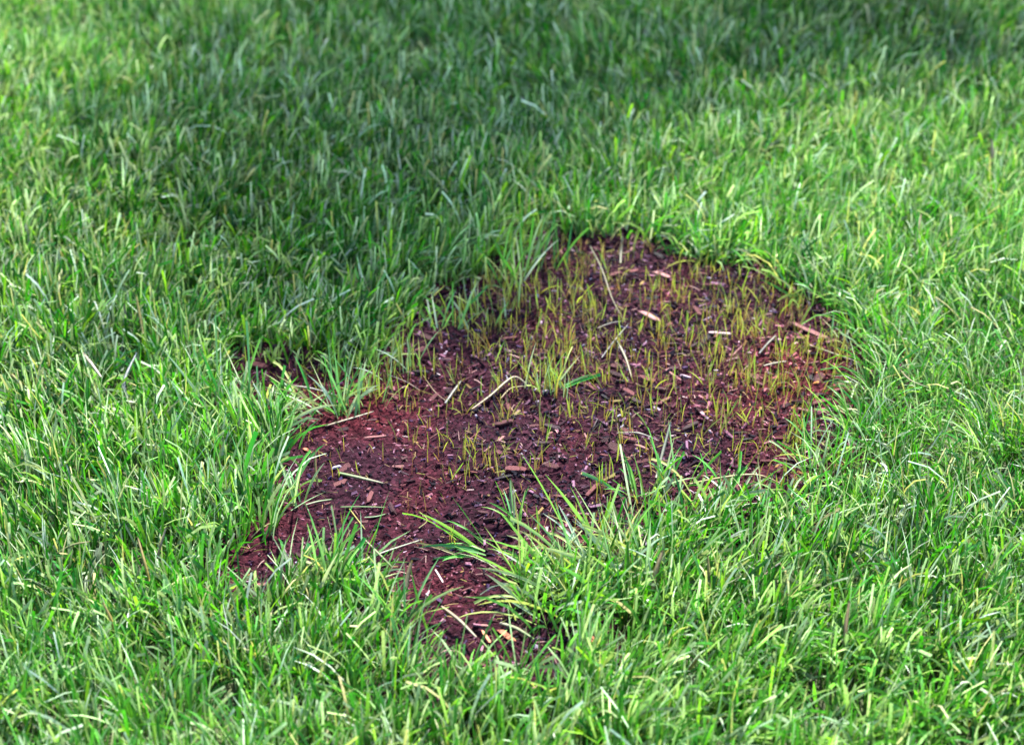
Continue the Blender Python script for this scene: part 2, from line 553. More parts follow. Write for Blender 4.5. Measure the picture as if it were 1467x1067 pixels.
# ------------------------------------------------------------------ unseen tree added to shade the far lawn (beyond the frame)
tree = bpy.data.objects.new('added_shade_tree', None)
tree.location = (0.9, 7.2, -0.012)
C.objects.link(tree)
tag(tree, 'unseen broadleaf tree added to shade the far lawn', 'tree')
SH = [(250, 60, .8), (420, 50, 1), (600, 40, 1), (760, 50, 1), (900, 50, 1), (1050, 40, 1), (1200, 30, 1), (1350, 30, 1), (1450, 80, 1), (1400, 120, .7),
      (200, 200, .7), (260, 150, .8), (300, 230, 1), (400, 180, 1), (500, 150, .9), (600, 150, .9), (700, 150, .9), (800, 150, 1), (900, 120, 1), (1000, 100, 1), (1100, 90, 1), (1220, 90, .9),
      (380, 260, 1), (480, 240, .9), (580, 240, .9), (680, 230, .9), (780, 220, .8), (450, 320, .9), (540, 310, .8), (640, 310, .6), (350, 320, .7), (500, 390, .9), (470, 450, .7), (560, 440, .6),
      (260, 400, .4), (640, 380, .4), (740, 290, .5), (850, 200, .6)]
clumps = []  # leaf clumps set sunward of each ground spot meant to be dark
for a, b, wgt in SH:
    gp = P(a, b)
    t = random.uniform(4.6, 6.2)
    clumps.append((gp + sun_vec * t, wgt, 0.20))
for k in range(34):
    gp = Vector((random.uniform(-1.7, 1.9), random.uniform(3.2, 5.6), 0))
    clumps.append((gp + sun_vec * random.uniform(4.2, 6.8), 1.0, 0.42))
lv, lf, lc = [], [], []
rr = random.Random(5)
for c, wgt, rad in clumps:
    for k in range(int(105 * wgt * (rad / 0.28) ** 1.3)):
        d = Vector((rr.gauss(0, 1), rr.gauss(0, 1), rr.gauss(0, 0.7)))
        p = c + d * rad * 0.5
        n = Vector((rr.gauss(0, .5), rr.gauss(0, .5), 1)).normalized()
        a = n.orthogonal().normalized()
        a = Matrix.Rotation(rr.uniform(0, 6.28), 3, n) @ a
        b = n.cross(a)
        s_ = rr.uniform(0.025, 0.045)
        i0 = len(lv)
        lv += [p - a * s_, p - b * s_ * .55 - n * s_ * .12, p + a * s_, p + b * s_ * .55 - n * s_ * .12]
        lf += [i0, i0 + 1, i0 + 2, i0 + 3]
        g_ = rr.uniform(0.7, 1.3)
        lc += [(0.05 * g_, 0.12 * g_, 0.025 * g_)] * 4
inv = Vector(tree.location)
crown = link('crown', mesh_from('crown', np.array([v_ - inv for v_ in lv]), np.array(lf), 4, np.array(lc)), M_LEAF, tree)


def tube(pts, radii, sides=8):
    vs_, fs_ = [], []
    for i, p in enumerate(pts):
        t = (pts[min(i + 1, len(pts) - 1)] - pts[max(i - 1, 0)]).normalized()
        a = t.orthogonal().normalized()
        b = t.cross(a)
        for k in range(sides):
            an = 6.2832 * k / sides
            vs_.append(p + (a * math.cos(an) + b * math.sin(an)) * radii[i])
    for i in range(len(pts) - 1):
        for k in range(sides):
            k2 = (k + 1) % sides
            fs_.append((i * sides + k, i * sides + k2, (i + 1) * sides + k2, (i + 1) * sides + k))
    fs_.append(tuple(range(sides))[::-1])
    fs_.append(tuple((len(pts) - 1) * sides + k for k in range(sides)))
    return vs_, fs_


def join_tubes(name, tubes, mat, parent=None):
    V, F = [], []
    for vs_, fs_ in tubes:
        o = len(V)
        V += [tuple(v_) for v_ in vs_]
        F += [tuple(i + o for i in f_) for f_ in fs_]
    m_ = bpy.data.meshes.new(name)
    m_.from_pydata(V, [], F)
    for p_ in m_.polygons:
        p_.use_smooth = True
    return link(name, m_, mat, parent)


trunk_pts = [Vector((0, 0, -0.05)), Vector((0.02, 0.0, 0.5)), Vector((-0.03, 0.02, 1.2)), Vector((0.02, -0.05, 2.0)), Vector((0.0, -0.1, 2.8)), Vector((-0.1, -0.15, 3.8)), Vector((-0.1, -0.2, 4.8))]
join_tubes('trunk', [tube(trunk_pts, [0.17, 0.12, 0.105, 0.095, 0.075, 0.05, 0.02], 10)], M_TRUNK, tree)
limbs = []
for c, wgt, rad in clumps:
    e = c - inv
    st = Vector(trunk_pts[3]).lerp(trunk_pts[6], rr.uniform(0, 0.75))
    mid = st.lerp(e, 0.5) + Vector((rr.uniform(-.1, .1), rr.uniform(-.1, .1), 0.18))
    limbs.append(tube([st, st.lerp(mid, .5) + Vector((0, 0, .06)), mid, e], [0.030, 0.022, 0.016, 0.006], 6))
join_tubes('limbs', limbs, M_TRUNK, tree)

# ------------------------------------------------------------------ fine mulch (uncountable crumbs and shreds)
MUL = np.array([(0.006, 0.003, 0.006), (0.020, 0.0035, 0.006), (0.046, 0.008, 0.011), (0.085, 0.018, 0.021), (0.22, 0.080, 0.086), (0.38, 0.24, 0.22), (0.20, 0.11, 0.03), (0.05, 0.022, 0.045)])
MUL_W = [0.30, 0.21, 0.18, 0.12, 0.12, 0.018, 0.035, 0.04]
n = 64000
mx_, my_ = rng.uniform(x0, x1, n), rng.uniform(y0, y1, n)
k = edge_dist(PATCH, mx_, my_) < 0.045
mx_, my_ = mx_[k], my_[k]
n = len(mx_)
ln = rng.lognormal(math.log(0.0042), 0.6, n).clip(0.0015, 0.017)
qx, qy = px_of(mx_, my_)
smooth_side = np.clip((760 - qx) / 160, 0, 1) * np.clip((qy - 520) / 60, 0, 1)
ln = ln * (1 - 0.38 * smooth_side)
wd = np.minimum(ln * rng.uniform(0.15, 0.6, n), 0.0042)
th = wd * rng.uniform(0.25, 0.6, n)
yaw, pit, rol = rng.uniform(0, 6.283, n), rng.normal(0, 0.38, n), rng.normal(0, 0.45, n)
hz = np.array([soil_h(a, b) for a, b in zip(mx_, my_)])
corner = np.array([(-1, -.6, -1), (1, -.8, -1), (.9, .7, -1), (-.8, 1, -1), (-.9, -.7, 1), (.8, -.6, 1), (1, .6, .8), (-.7, .8, 1)]) * 0.5
L3 = corner[None] * np.stack([ln, wd, th], -1)[:, None, :] * rng.uniform(0.75, 1.2, (n, 8, 3))
cy_, sy_, cp_, sp_, cr_, sr_ = np.cos(yaw), np.sin(yaw), np.cos(pit), np.sin(pit), np.cos(rol), np.sin(rol)
a0, a1, a2 = L3[..., 0], L3[..., 1], L3[..., 2]
b1, b2 = a1 * cr_[:, None] - a2 * sr_[:, None], a1 * sr_[:, None] + a2 * cr_[:, None]
c0_, c2_ = a0 * cp_[:, None] + b2 * sp_[:, None], -a0 * sp_[:, None] + b2 * cp_[:, None]
X = c0_ * cy_[:, None] - b1 * sy_[:, None] + mx_[:, None]
Y = c0_ * sy_[:, None] + b1 * cy_[:, None] + my_[:, None]
Z = c2_ + (hz + th * 0.35)[:, None]
V = np.stack([X, Y, Z], -1).reshape(-1, 3)
qf = np.array([0, 3, 2, 1, 4, 5, 6, 7, 0, 1, 5, 4, 1, 2, 6, 5, 2, 3, 7, 6, 3, 0, 4, 7])
F = (np.arange(n)[:, None] * 8 + qf[None]).reshape(-1)
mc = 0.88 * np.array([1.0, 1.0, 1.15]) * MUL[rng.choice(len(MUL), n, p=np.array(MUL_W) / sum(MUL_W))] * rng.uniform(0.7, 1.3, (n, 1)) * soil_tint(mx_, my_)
mul = link('fine_mulch', mesh_from('fine_mulch', V, F, 4, np.repeat(mc, 8, 0), smooth=False), M_FINE)
tag(mul, 'crumbly reddish brown shredded bark mulch covering the bare soil', 'mulch', kind='stuff')

# shredded fibres tangled in the mulch
n = 5200
fx, fy = rng.uniform(x0, x1, n), rng.uniform(y0, y1, n)
qx, qy = px_of(fx, fy)
k = (edge_dist(PATCH, fx, fy) < 0.03) & (rng.random(n) < 1 - 0.5 * np.clip((700 - qx) / 160, 0, 1))
fx, fy = fx[k], fy[k]
n = len(fx)
fc = np.array([(0.20, 0.13, 0.06), (0.16, 0.06, 0.05), (0.26, 0.16, 0.14), (0.14, 0.13, 0.03), (0.05, 0.015, 0.018), (0.09, 0.03, 0.03)])[rng.integers(0, 6, n)] * rng.uniform(0.5, 1.1, (n, 1))
rt = np.stack([fx, fy, np.array([soil_h(a, b) for a, b in zip(fx, fy)]) + 0.001], -1)
v, f, c = blade_arrays(rt, rng.uniform(0.006, 0.018, n), rng.uniform(0.0006, 0.0014, n), rng.uniform(0, 6.28, n), rng.uniform(1.0, 1.5, n), rng.uniform(0, 0.9, n), rng.normal(0, .6, n), fc, fc, np.ones(n, bool), S=4)
fib = link('mulch_fibres', mesh_from('mulch_fibres', v, f, 4, c), M_FINE)
tag(fib, 'fine tan and brown bark fibres tangled in the mulch', 'mulch', kind='stuff')

# ------------------------------------------------------------------ bark and wood chips, one object each
def chip_mesh(seed, length=1.0, width=0.38, thick=0.12):
    r = random.Random(seed)
    n_ = 7
    out = []
    for k in range(n_):
        a = 6.2832 * k / n_ + r.uniform(-.2, .2)
        rx_ = 0.5 * length * (abs(math.cos(a)) ** 0.6) * math.copysign(1, math.cos(a)) * r.uniform(.8, 1.05)
        ry_ = 0.5 * width * (abs(math.sin(a)) ** 0.6) * math.copysign(1, math.sin(a)) * r.uniform(.7, 1.15)
        out.append((rx_, ry_))
    bow = r.uniform(-0.1, 0.15)
    vs_, fs_ = [], []
    for zz, sc in ((-0.5, 0.9), (0.25, 1.0), (0.5, 0.86)):
        for (a, b) in out:
            vs_.append((a * sc, b * sc, zz * thick * r.uniform(.8, 1.2) + bow * thick * 2 * (1 - (2 * a / length) ** 2) + b * r.uniform(-.05, .05)))
    for l in range(2):
        for k in range(n_):
            k2 = (k + 1) % n_
            fs_.append((l * n_ + k, l * n_ + k2, (l + 1) * n_ + k2, (l + 1) * n_ + k))
    fs_.append(tuple(range(n_))[::-1])
    fs_.append(tuple(2 * n_ + k for k in range(n_)))
    m_ = bpy.data.meshes.new('chip')
    m_.from_pydata(vs_, [], fs_)
    return m_


def chip_pool(mat, seed, k, **kw):
    res = []
    for i in range(k):
        m_ = chip_mesh(seed + i, width=random.Random(seed + i).uniform(0.13, 0.42), **kw)
        m_.materials.append(mat)
        res.append(m_)
    return res


POOL = {'bark': chip_pool(M_BARK, 100, 10), 'pink': chip_pool(M_PINK, 200, 8), 'dark': chip_pool(M_DARK, 300, 6),
        'pale': chip_pool(M_PALE, 400, 5), 'orange': chip_pool(M_ORANGE, 500, 4)}


def place_chip(name, kind, x, y, length, yaw, pitch, roll, label, group=None, lift=0.0, cat='wood chip'):
    o = bpy.data.objects.new(name, random.choice(POOL[kind]))
    z = max(soil_h(x, y), soil_h(x + math.cos(yaw) * length * .3, y + math.sin(yaw) * length * .3) - 0.001)
    o.location = (x, y, z + length * 0.015 + lift * 0.6)
    o.rotation_euler = (roll, pitch, yaw)
    o.scale = (length, length * random.uniform(0.8, 1.2), length * random.uniform(0.7, 1.3))
    C.objects.link(o)
    return tag(o, label, cat, group)


def chip_line(name, kind, a, b, label, wid=None, group=None, lift=0.0):
    """a chip lying between two photo pixels"""
    A, B = P(*a), P(*b)
    d = B - A
    L_ = d.length
    m_ = A.lerp(B, .5)
    o = place_chip(name, kind, m_.x, m_.y, L_, math.atan2(d.y, d.x), random.uniform(-.08, .08), random.uniform(-.2, .2), label, group, lift)
    if wid:
        o.scale.y = wid * 2.7
        o.scale.z = wid * 1.6
    return o


chip_line('wood_chip', 'pale', (1014, 481), (1050, 484), 'pale pink flat wood chip, the brightest one on the mulch', 0.010, lift=0.003)
chip_line('wood_chip', 'pink', (1036, 494), (1048, 512), 'small pinkish wood chip below the brightest pale chip', 0.009)
chip_line('wood_chip', 'pink', (1048, 512), (1064, 495), 'thin pink wood sliver slanting beside the brightest pale chip', 0.006)
chip_line('wood_chip', 'orange', (712, 902), (738, 922), 'orange red wood sliver half hidden under grass at the soil tongue', 0.007, lift=0.004)
chip_line('wood_chip', 'orange', (690, 905), (704, 925), 'short reddish wood sliver next to the orange red sliver', 0.006, lift=0.003)
chip_line('wood_chip', 'orange', (434, 642), (450, 648), 'orange tan wood chip at the soil edge against grass blades', 0.010)
chip_line('wood_chip', 'pink', (518, 629), (556, 624), 'long flat pink wood chip on smooth soil', 0.008, lift=0.002)
chip_line('wood_chip', 'pink', (915, 448), (946, 462), 'broad pinkish brown bark chip lying among upper seedlings', 0.013, lift=0.003)
chip_line('wood_chip', 'pink', (935, 392), (962, 405), 'pinkish bark chip beneath the blade fringe of the far rim', 0.012, lift=0.003)
chip_line('wood_chip', 'pink', (1068, 535), (1088, 545), 'rounded salmon pink wood chip among dense seedlings', 0.012, lift=0.002)
chip_line('wood_chip', 'pink', (952, 530), (976, 548), 'pink wood flake beside tall seedlings in the middle of the soil', 0.010, lift=0.002)
chip_line('wood_chip', 'bark', (838, 718), (858, 694), 'curled brown bark chip lying at the grass edge', 0.013, lift=0.003)
chip_line('wood_chip', 'pink', (712, 632), (724, 622), 'small rounded rosy wood chip on crumbly mulch', 0.012, lift=0.002)
chip_line('wood_chip', 'pale', (622, 816), (636, 837), 'thin whitish pink splinter on the dark soil tongue', 0.003, lift=0.002)
chip_line('wood_chip', 'dark', (1000, 500), (1022, 476), 'black bark chip tucked beside the brightest pale chip', 0.014)
chip_line('wood_chip', 'orange', (842, 930), (854, 936), 'tiny bright orange wood fleck caught in the grass blades', 0.008, lift=0.022)
chip_line('wood_chip', 'pink', (1128, 462), (1192, 490), 'long reddish bark strip sloping along the rim of soil', 0.010, lift=0.003)

MARKS = [((1030, 482), 'the brightest pale chip'), ((866, 610), 'the crooked black twig'), ((712, 562), 'the bent cream dry blade'),
         ((790, 540), 'the upright yellow green clump'), ((738, 748), 'the lone dark green tuft'), ((1190, 505), 'the thick olive stalk'),
         ((515, 685), 'the green and cream clipping'), ((522, 732), 'the level green clippings'), ((650, 560), 'the grey-white clipping'),
         ((500, 600), 'the tan straw'), ((876, 415), 'the long draped tan blade'), ((1110, 520), 'the short white clipping'),
         ((915, 622), 'the thin curving whitish blade'), ((1055, 688), 'the long arching straw'), ((630, 826), 'the whitish pink splinter'),
         ((560, 787), 'the pale blade over the tongue neck'), ((720, 912), 'the orange red sliver'), ((537, 627), 'the long flat pink chip'),
         ((732, 700), 'the stubby pale green blade'), ((718, 627), 'the small rosy chip'), ((848, 706), 'the curled brown bark chip'),
         ((1078, 540), 'the salmon pink chip'), ((948, 398), 'the pinkish chip under the far rim'), ((930, 455), 'the broad pinkish brown chip'),
         ((655, 480), 'the small tuft on the straight rim'), ((964, 540), 'the pink mid-soil flake'), ((452, 670), 'the single amber stem'),
         ((892, 520), 'the hanging cream dry blade'), ((955, 690), 'the tall pale tuft'), ((770, 395), 'the tall clump at the far corner'),
         ((345, 850), 'the broad-bladed tuft between inlets'), ((1160, 475), 'the long reddish bark strip'), ((1160, 655), 'the tuft with straw-like blades')]


def near_mark(a, b):
    return min(MARKS, key=lambda m_: (m_[0][0] - a) ** 2 + (1.8 * (m_[0][1] - b)) ** 2)[1]


LAB = {'bark': ('reddish brown bark chip', 'reddish brown bark chips on the soil'), 'pink': ('pinkish tan wood chip', 'pinkish tan chips on the soil'),
       'dark': ('blackish bark chip', 'blackish bark chips in the mulch'), 'pale': ('pale cream wood splinter', 'pale cream splinters on the mulch')}
made = 0
while made < 270:
    a, b = random.uniform(320, 1235), random.uniform(345, 945)
    g_ = P(a, b)
    if edge_dist(PATCH, np.array([g_.x]), np.array([g_.y]))[0] > 0.0:
        continue
    # the smooth soil on one side carries fewer chips
    if a < 720 and b > 540 and random.random() < 0.75:
        continue
    kd = random.choices(['bark', 'pink', 'dark', 'pale'], [0.54, 0.21, 0.20, 0.05])[0]
    L_ = {'bark': random.uniform(0.010, 0.028), 'pink': random.uniform(0.008, 0.021), 'dark': random.uniform(0.010, 0.026), 'pale': random.uniform(0.006, 0.011)}[kd]
    place_chip('wood_chip' if kd in ('pink', 'pale') else 'bark_chip', kd, g_.x, g_.y, L_, random.gauss(0, 0.7), random.gauss(0, .2), random.gauss(0, .4), ('long ' if L_ > {'bark': 0.024, 'pink': 0.018, 'dark': 0.022, 'pale': 0.012}[kd] else 'small ') + LAB[kd][0] + ' close to ' + near_mark(a, b), LAB[kd][1], lift=0.001)
    made += 1

# ------------------------------------------------------------------ seedlings
def one_blade(length, width, th0, bend, face, c0, c1, cut=False, S=5, fold=0.35, power=1.4, az=0.0):
    v_, f_, c_ = blade_arrays(np.zeros((1, 3)), np.array([length]), np.array([width]), np.array([az]), np.array([th0]), np.array([bend]), np.array([face]),
                              np.array([c0]), np.array([c1]), np.array([cut]), S=S, across=3, power=power, fold=fold)
    return v_, f_, c_


def seed_density(a, b):
    d = 0.09
    d += 1.0 * math.exp(-((a - 1110) / 170) ** 2 - ((b - 520) / 150) ** 2)
    d += 1.3 * math.exp(-((a - 790) / 120) ** 2 - ((b - 460) / 90) ** 2)
    d += 0.5 * math.exp(-((a - 980) / 120) ** 2 - ((b - 400) / 60) ** 2)
    d += 0.3 * math.exp(-((a - 760) / 200) ** 2 - ((b - 620) / 80) ** 2)
    d += 0.5 * math.exp(-((a - 560) / 90) ** 2 - ((b - 545) / 30) ** 2)
    return d


SEED_ME = []
for i in range(26):
    r = random.Random(900 + i)
    parts, bends = [], []
    for k in range(1 if r.random() < 0.7 else 2):
        h = r.uniform(0.7, 1.0)
        gcol = r.choice([(0.24, 0.36, 0.03), (0.17, 0.34, 0.03), (0.30, 0.37, 0.06), (0.30, 0.36, 0.12), (0.10, 0.28, 0.04), (0.26, 0.36, 0.10), (0.26, 0.20, 0.09), (0.30, 0.40, 0.05), (0.22, 0.40, 0.04), (0.34, 0.42, 0.08)])
        bcol = r.choice([(0.24, 0.20, 0.04), (0.24, 0.28, 0.05), (0.20, 0.09, 0.04), (0.26, 0.27, 0.10)])
        bends.append(r.choice([r.uniform(-0.1, 0.2), r.uniform(0.1, 0.9)]))
        parts.append(one_blade(h, r.uniform(0.034, 0.055), r.uniform(0, 0.16), bends[-1], r.gauss(0, 0.6), bcol, gcol, az=r.uniform(0, 6.28)))
    V_ = np.concatenate([p[0] for p in parts])
    F_ = np.concatenate([p[1] + sum(len(q_[0]) for q_ in parts[:j]) for j, p in enumerate(parts)])
    C_ = np.concatenate([p[2] for p in parts])
    m_ = mesh_from('seedling', V_, F_, 4, C_)
    m_.materials.append(M_SEED)
    SEED_ME.append((m_, ('two-bladed' if len(parts) > 1 else 'single') + (' bent' if bends[0] > 0.3 else ' straight')))
seeds = []
bunch = []
while len(seeds) < 2100:
    if bunch and random.random() < 0.5:
        a, b = random.choice(bunch[-40:])
        a += random.gauss(0, 11)
        b += random.gauss(0, 8)
    else:
        a, b = random.uniform(400, 1240), random.uniform(345, 800)
        if random.random() > seed_density(a, b):
            continue
        bunch.append((a, b))
    g_ = P(a, b)
    if edge_dist(PATCH, np.array([g_.x]), np.array([g_.y]))[0] > 0.004:
        continue
    seeds.append((g_.x, g_.y, random.uniform(0.018, 0.042) * (1.0 if a > 640 else 0.8), a, b))
seeds.sort(key=lambda s_: -s_[2])
for (x, y, h, a, b) in seeds[:300]:
    m_, look = random.choice(SEED_ME)
    o = bpy.data.objects.new('grass_seedling', m_)
    o.location = (x, y, soil_h(x, y) - 0.002)
    o.rotation_euler = (random.gauss(0, 0.2), random.gauss(0, 0.2), random.uniform(0, 6.28))
    w_ = 0.032 * random.uniform(0.8, 1.35)
    o.scale = (w_, w_, h)
    C.objects.link(o)
    tag(o, look + ' thin yellow green seedling close to ' + near_mark(a, b), 'seedling', 'grass seedlings sprouting from the mulch')
rest = seeds[300:]
n = len(rest)
ra = np.array(rest)
gc = np.array([(0.20, 0.30, 0.03), (0.13, 0.26, 0.03), (0.24, 0.26, 0.07), (0.32, 0.38, 0.08), (0.26, 0.40, 0.05), (0.18, 0.12, 0.05)])[rng.integers(0, 6, n)] * rng.uniform(0.6, 1.1, (n, 1))
bc = np.array([(0.26, 0.17, 0.05), (0.26, 0.24, 0.06), (0.22, 0.09, 0.05)])[rng.integers(0, 3, n)]
rt = np.stack([ra[:, 0], ra[:, 1], np.array([soil_h(a, b) - 0.002 for a, b in ra[:, :2]])], -1)
v, f, c = blade_arrays(rt, ra[:, 2], rng.uniform(0.0008, 0.0016, n), rng.uniform(0, 6.28, n), np.abs(rng.normal(0, 0.28, n)), rng.normal(0.2, 0.5, n), rng.normal(0, .6, n), bc, gc, np.zeros(n, bool), S=4)
sd = link('short_seedlings', mesh_from('short_seedlings', v, f, 4, c), M_SEED)
tag(sd, 'scattered short hair-thin grass sprouts in the mulch', 'seedlings', kind='stuff')

# ------------------------------------------------------------------ grass tufts that stand in or lean over the patch (each blade a part)
TUFT_ME, BRIGHT = [], []
for i in range(44):
    r = random.Random(1500 + i)
    col = r.choice([(0.03, 0.21, 0.025), (0.06, 0.28, 0.03), (0.11, 0.34, 0.05), (0.02, 0.16, 0.04), (0.18, 0.38, 0.14), (0.10, 0.29, 0.11), (0.17, 0.38, 0.09), (0.32, 0.45, 0.29), (0.27, 0.42, 0.22), (0.42, 0.50, 0.38), (0.40, 0.37, 0.15), (0.33, 0.41, 0.12)])
    bcol = tuple(0.7 * a + 0.3 * b for a, b in zip(col, (0.20, 0.30, 0.06)))
    tcol = col if r.random() < 0.7 else tuple(0.5 * a + 0.5 * b for a, b in zip(col, (0.48, 0.44, 0.24)))
    v_, f_, c_ = one_blade(1.0, r.uniform(0.05, 0.08), 0.0, [0.25, 0.5, 0.8, 1.2][i % 4] * r.uniform(.7, 1.2), r.gauss(0, 0.5), bcol, tcol, cut=r.random() < 0.2, S=6, fold=0.4)
    m_ = mesh_from('blade', v_, f_, 4, c_)
    m_.materials.append(M_BLADE)
    TUFT_ME.append(m_)
    if col[0] > 0.15:
        BRIGHT.append(m_)


def tuft(px, n_, dirdeg, spread, tilt, length, label, group=None, rad=0.010, wid=1.0, name='grass_tuft', pool=None):
    """dirdeg: compass on the ground, 0 = to the right of the photograph, 90 = away from it"""
    g_ = P(*px)
    t = bpy.data.objects.new(name, None)
    t.empty_display_size = 0.01
    t.location = (g_.x, g_.y, soil_h(g_.x, g_.y) - 0.003)
    C.objects.link(t)
    tag(t, label, 'grass tuft', group)
    for k in range(n_):
        o = bpy.data.objects.new('blade', random.choice(pool or TUFT_ME))
        o.parent = t
        az = R(dirdeg + random.gauss(0, spread))
        L_ = length * random.uniform(0.6, 1.35)
        o.location = (random.gauss(0, rad), random.gauss(0, rad * .7), 0)
        o.rotation_euler = (0, abs(random.gauss(tilt, 0.25)), az)
        o.rotation_euler.rotate_axis('X', random.gauss(0, 0.12))
        w_ = 0.042 * random.uniform(0.7, 1.25) * wid
        o.scale = (L_, w_, L_)
        C.objects.link(o)
    return t


FRINGE = [m_ for m_, _ in SEED_ME] + BRIGHT
tuft((870, 850), 60, 140, 28, 0.85, 0.095, 'big bright green tuft sweeping over the near edge of the soil', rad=0.026, pool=BRIGHT)
tuft((915, 835), 36, 95, 40, 0.40, 0.075, 'bushy bright green tuft rising beside the big sweeping tuft', rad=0.020, pool=BRIGHT)
tuft((792, 870), 18, 160, 25, 1.0, 0.075, 'tuft with yellowed blades lying low across the soil tongue', rad=0.016, pool=BRIGHT)
tuft((690, 790), 13, 165, 28, 1.05, 0.062, 'low tuft with blades spread sideways over the crumbly mulch', rad=0.010)
tuft((738, 752), 9, 80, 75, 0.55, 0.042, 'small dark green tuft growing alone in the mulch', rad=0.005)
tuft((786, 560), 34, 85, 50, 0.22, 0.048, 'yellow green seedling clump upright in the middle of the soil', rad=0.013, wid=0.6, pool=FRINGE)
tuft((800, 556), 5, 20, 20, 1.0, 0.045, 'few broad yellow green blades lying beside the upright clump', rad=0.006, wid=0.9)
tuft((490, 592), 34, 95, 45, 0.45, 0.070, 'fan-shaped pale green tuft on the point of turf', rad=0.012)
tuft((540, 568), 40, 90, 50, 0.25, 0.048, 'yellow-based tuft along the point of turf', rad=0.018, wid=0.8, pool=FRINGE)
tuft((590, 530), 30, 85, 45, 0.28, 0.046, 'upright tuft of pale thin blades beside yellow-based tuft', rad=0.016, wid=0.8, pool=FRINGE)
tuft((445, 590), 12, 140, 40, 0.70, 0.065, 'sprawling tuft over the small dark hollow in the turf', rad=0.012)
tuft((955, 700), 14, 90, 50, 0.50, 0.062, 'tall pale tuft standing on the near rim of the soil', rad=0.012)
tuft((915, 712), 14, 120, 55, 0.75, 0.055, 'loose tuft of crossed blades on the near rim of the soil', rad=0.012)
tuft((465, 850), 22, 100, 45, 0.45, 0.080, 'broad-bladed tuft between the two dark soil inlets', rad=0.016)
tuft((580, 905), 16, 85, 50, 0.35, 0.070, 'pale tuft at the foot of the soil tongue', rad=0.014)
tuft((505, 845), 12, 60, 40, 0.75, 0.060, 'tuft with blades slanting across the soil inlet', rad=0.012)
tuft((350, 720), 22, 70, 45, 0.45, 0.075, 'dense upright tuft on the turf facing the smooth soil', rad=0.018)
tuft((410, 725), 14, 50, 50, 0.55, 0.052, 'short spiky tuft touching the smooth soil', rad=0.012)
tuft((330, 600), 22, 120, 30, 0.60, 0.090, 'long-bladed tuft with all its blades swept to one side', rad=0.018)
tuft((390, 620), 18, 60, 50, 0.60, 0.075, 'tuft leaning out onto the soil corner', rad=0.016)
tuft((1075, 384), 22, 120, 80, 0.50, 0.062, 'tuft of loosely splayed blades on the curved far rim', rad=0.020)
tuft((1010, 368), 18, 120, 80, 0.45, 0.058, 'pale tuft standing over the bark pieces at the far rim', rad=0.016)
tuft((1150, 430), 20, 150, 80, 0.55, 0.056, 'tuft of tangled blades above the reddish bark strip', rad=0.016)
tuft((1220, 490), 14, 170, 80, 0.55, 0.050, 'tuft overhanging the end of the olive stalk', rad=0.012)
tuft((770, 385), 16, 75, 35, 0.35, 0.080, 'tall clump of blades at the far corner of the soil', rad=0.016)
tuft((735, 410), 16, 95, 40, 0.35, 0.070, 'upright clump next to the far corner of the soil', rad=0.014)
tuft((840, 335), 14, 60, 80, 0.50, 0.060, 'tuft bending over the dark gap under the far rim', rad=0.014)
tuft((1160, 655), 16, 100, 60, 0.55, 0.060, 'tuft with thin straw-like blades on the soil corner', rad=0.014)
tuft((1035, 715), 16, 110, 60, 0.70, 0.055, 'low tuft fringing the near rim under dense seedlings', rad=0.018)
tuft((1230, 600), 14, 150, 60, 0.60, 0.055, 'fine-bladed tuft where soil meets the thick turf', rad=0.014)
tuft((700, 452), 26, 85, 50, 0.25, 0.042, 'loose fringe of yellowish blades on the long straight rim', rad=0.020, wid=0.75, pool=FRINGE)
tuft((640, 470), 14, 70, 50, 0.45, 0.055, 'small tuft on the long straight rim of the soil', rad=0.012)

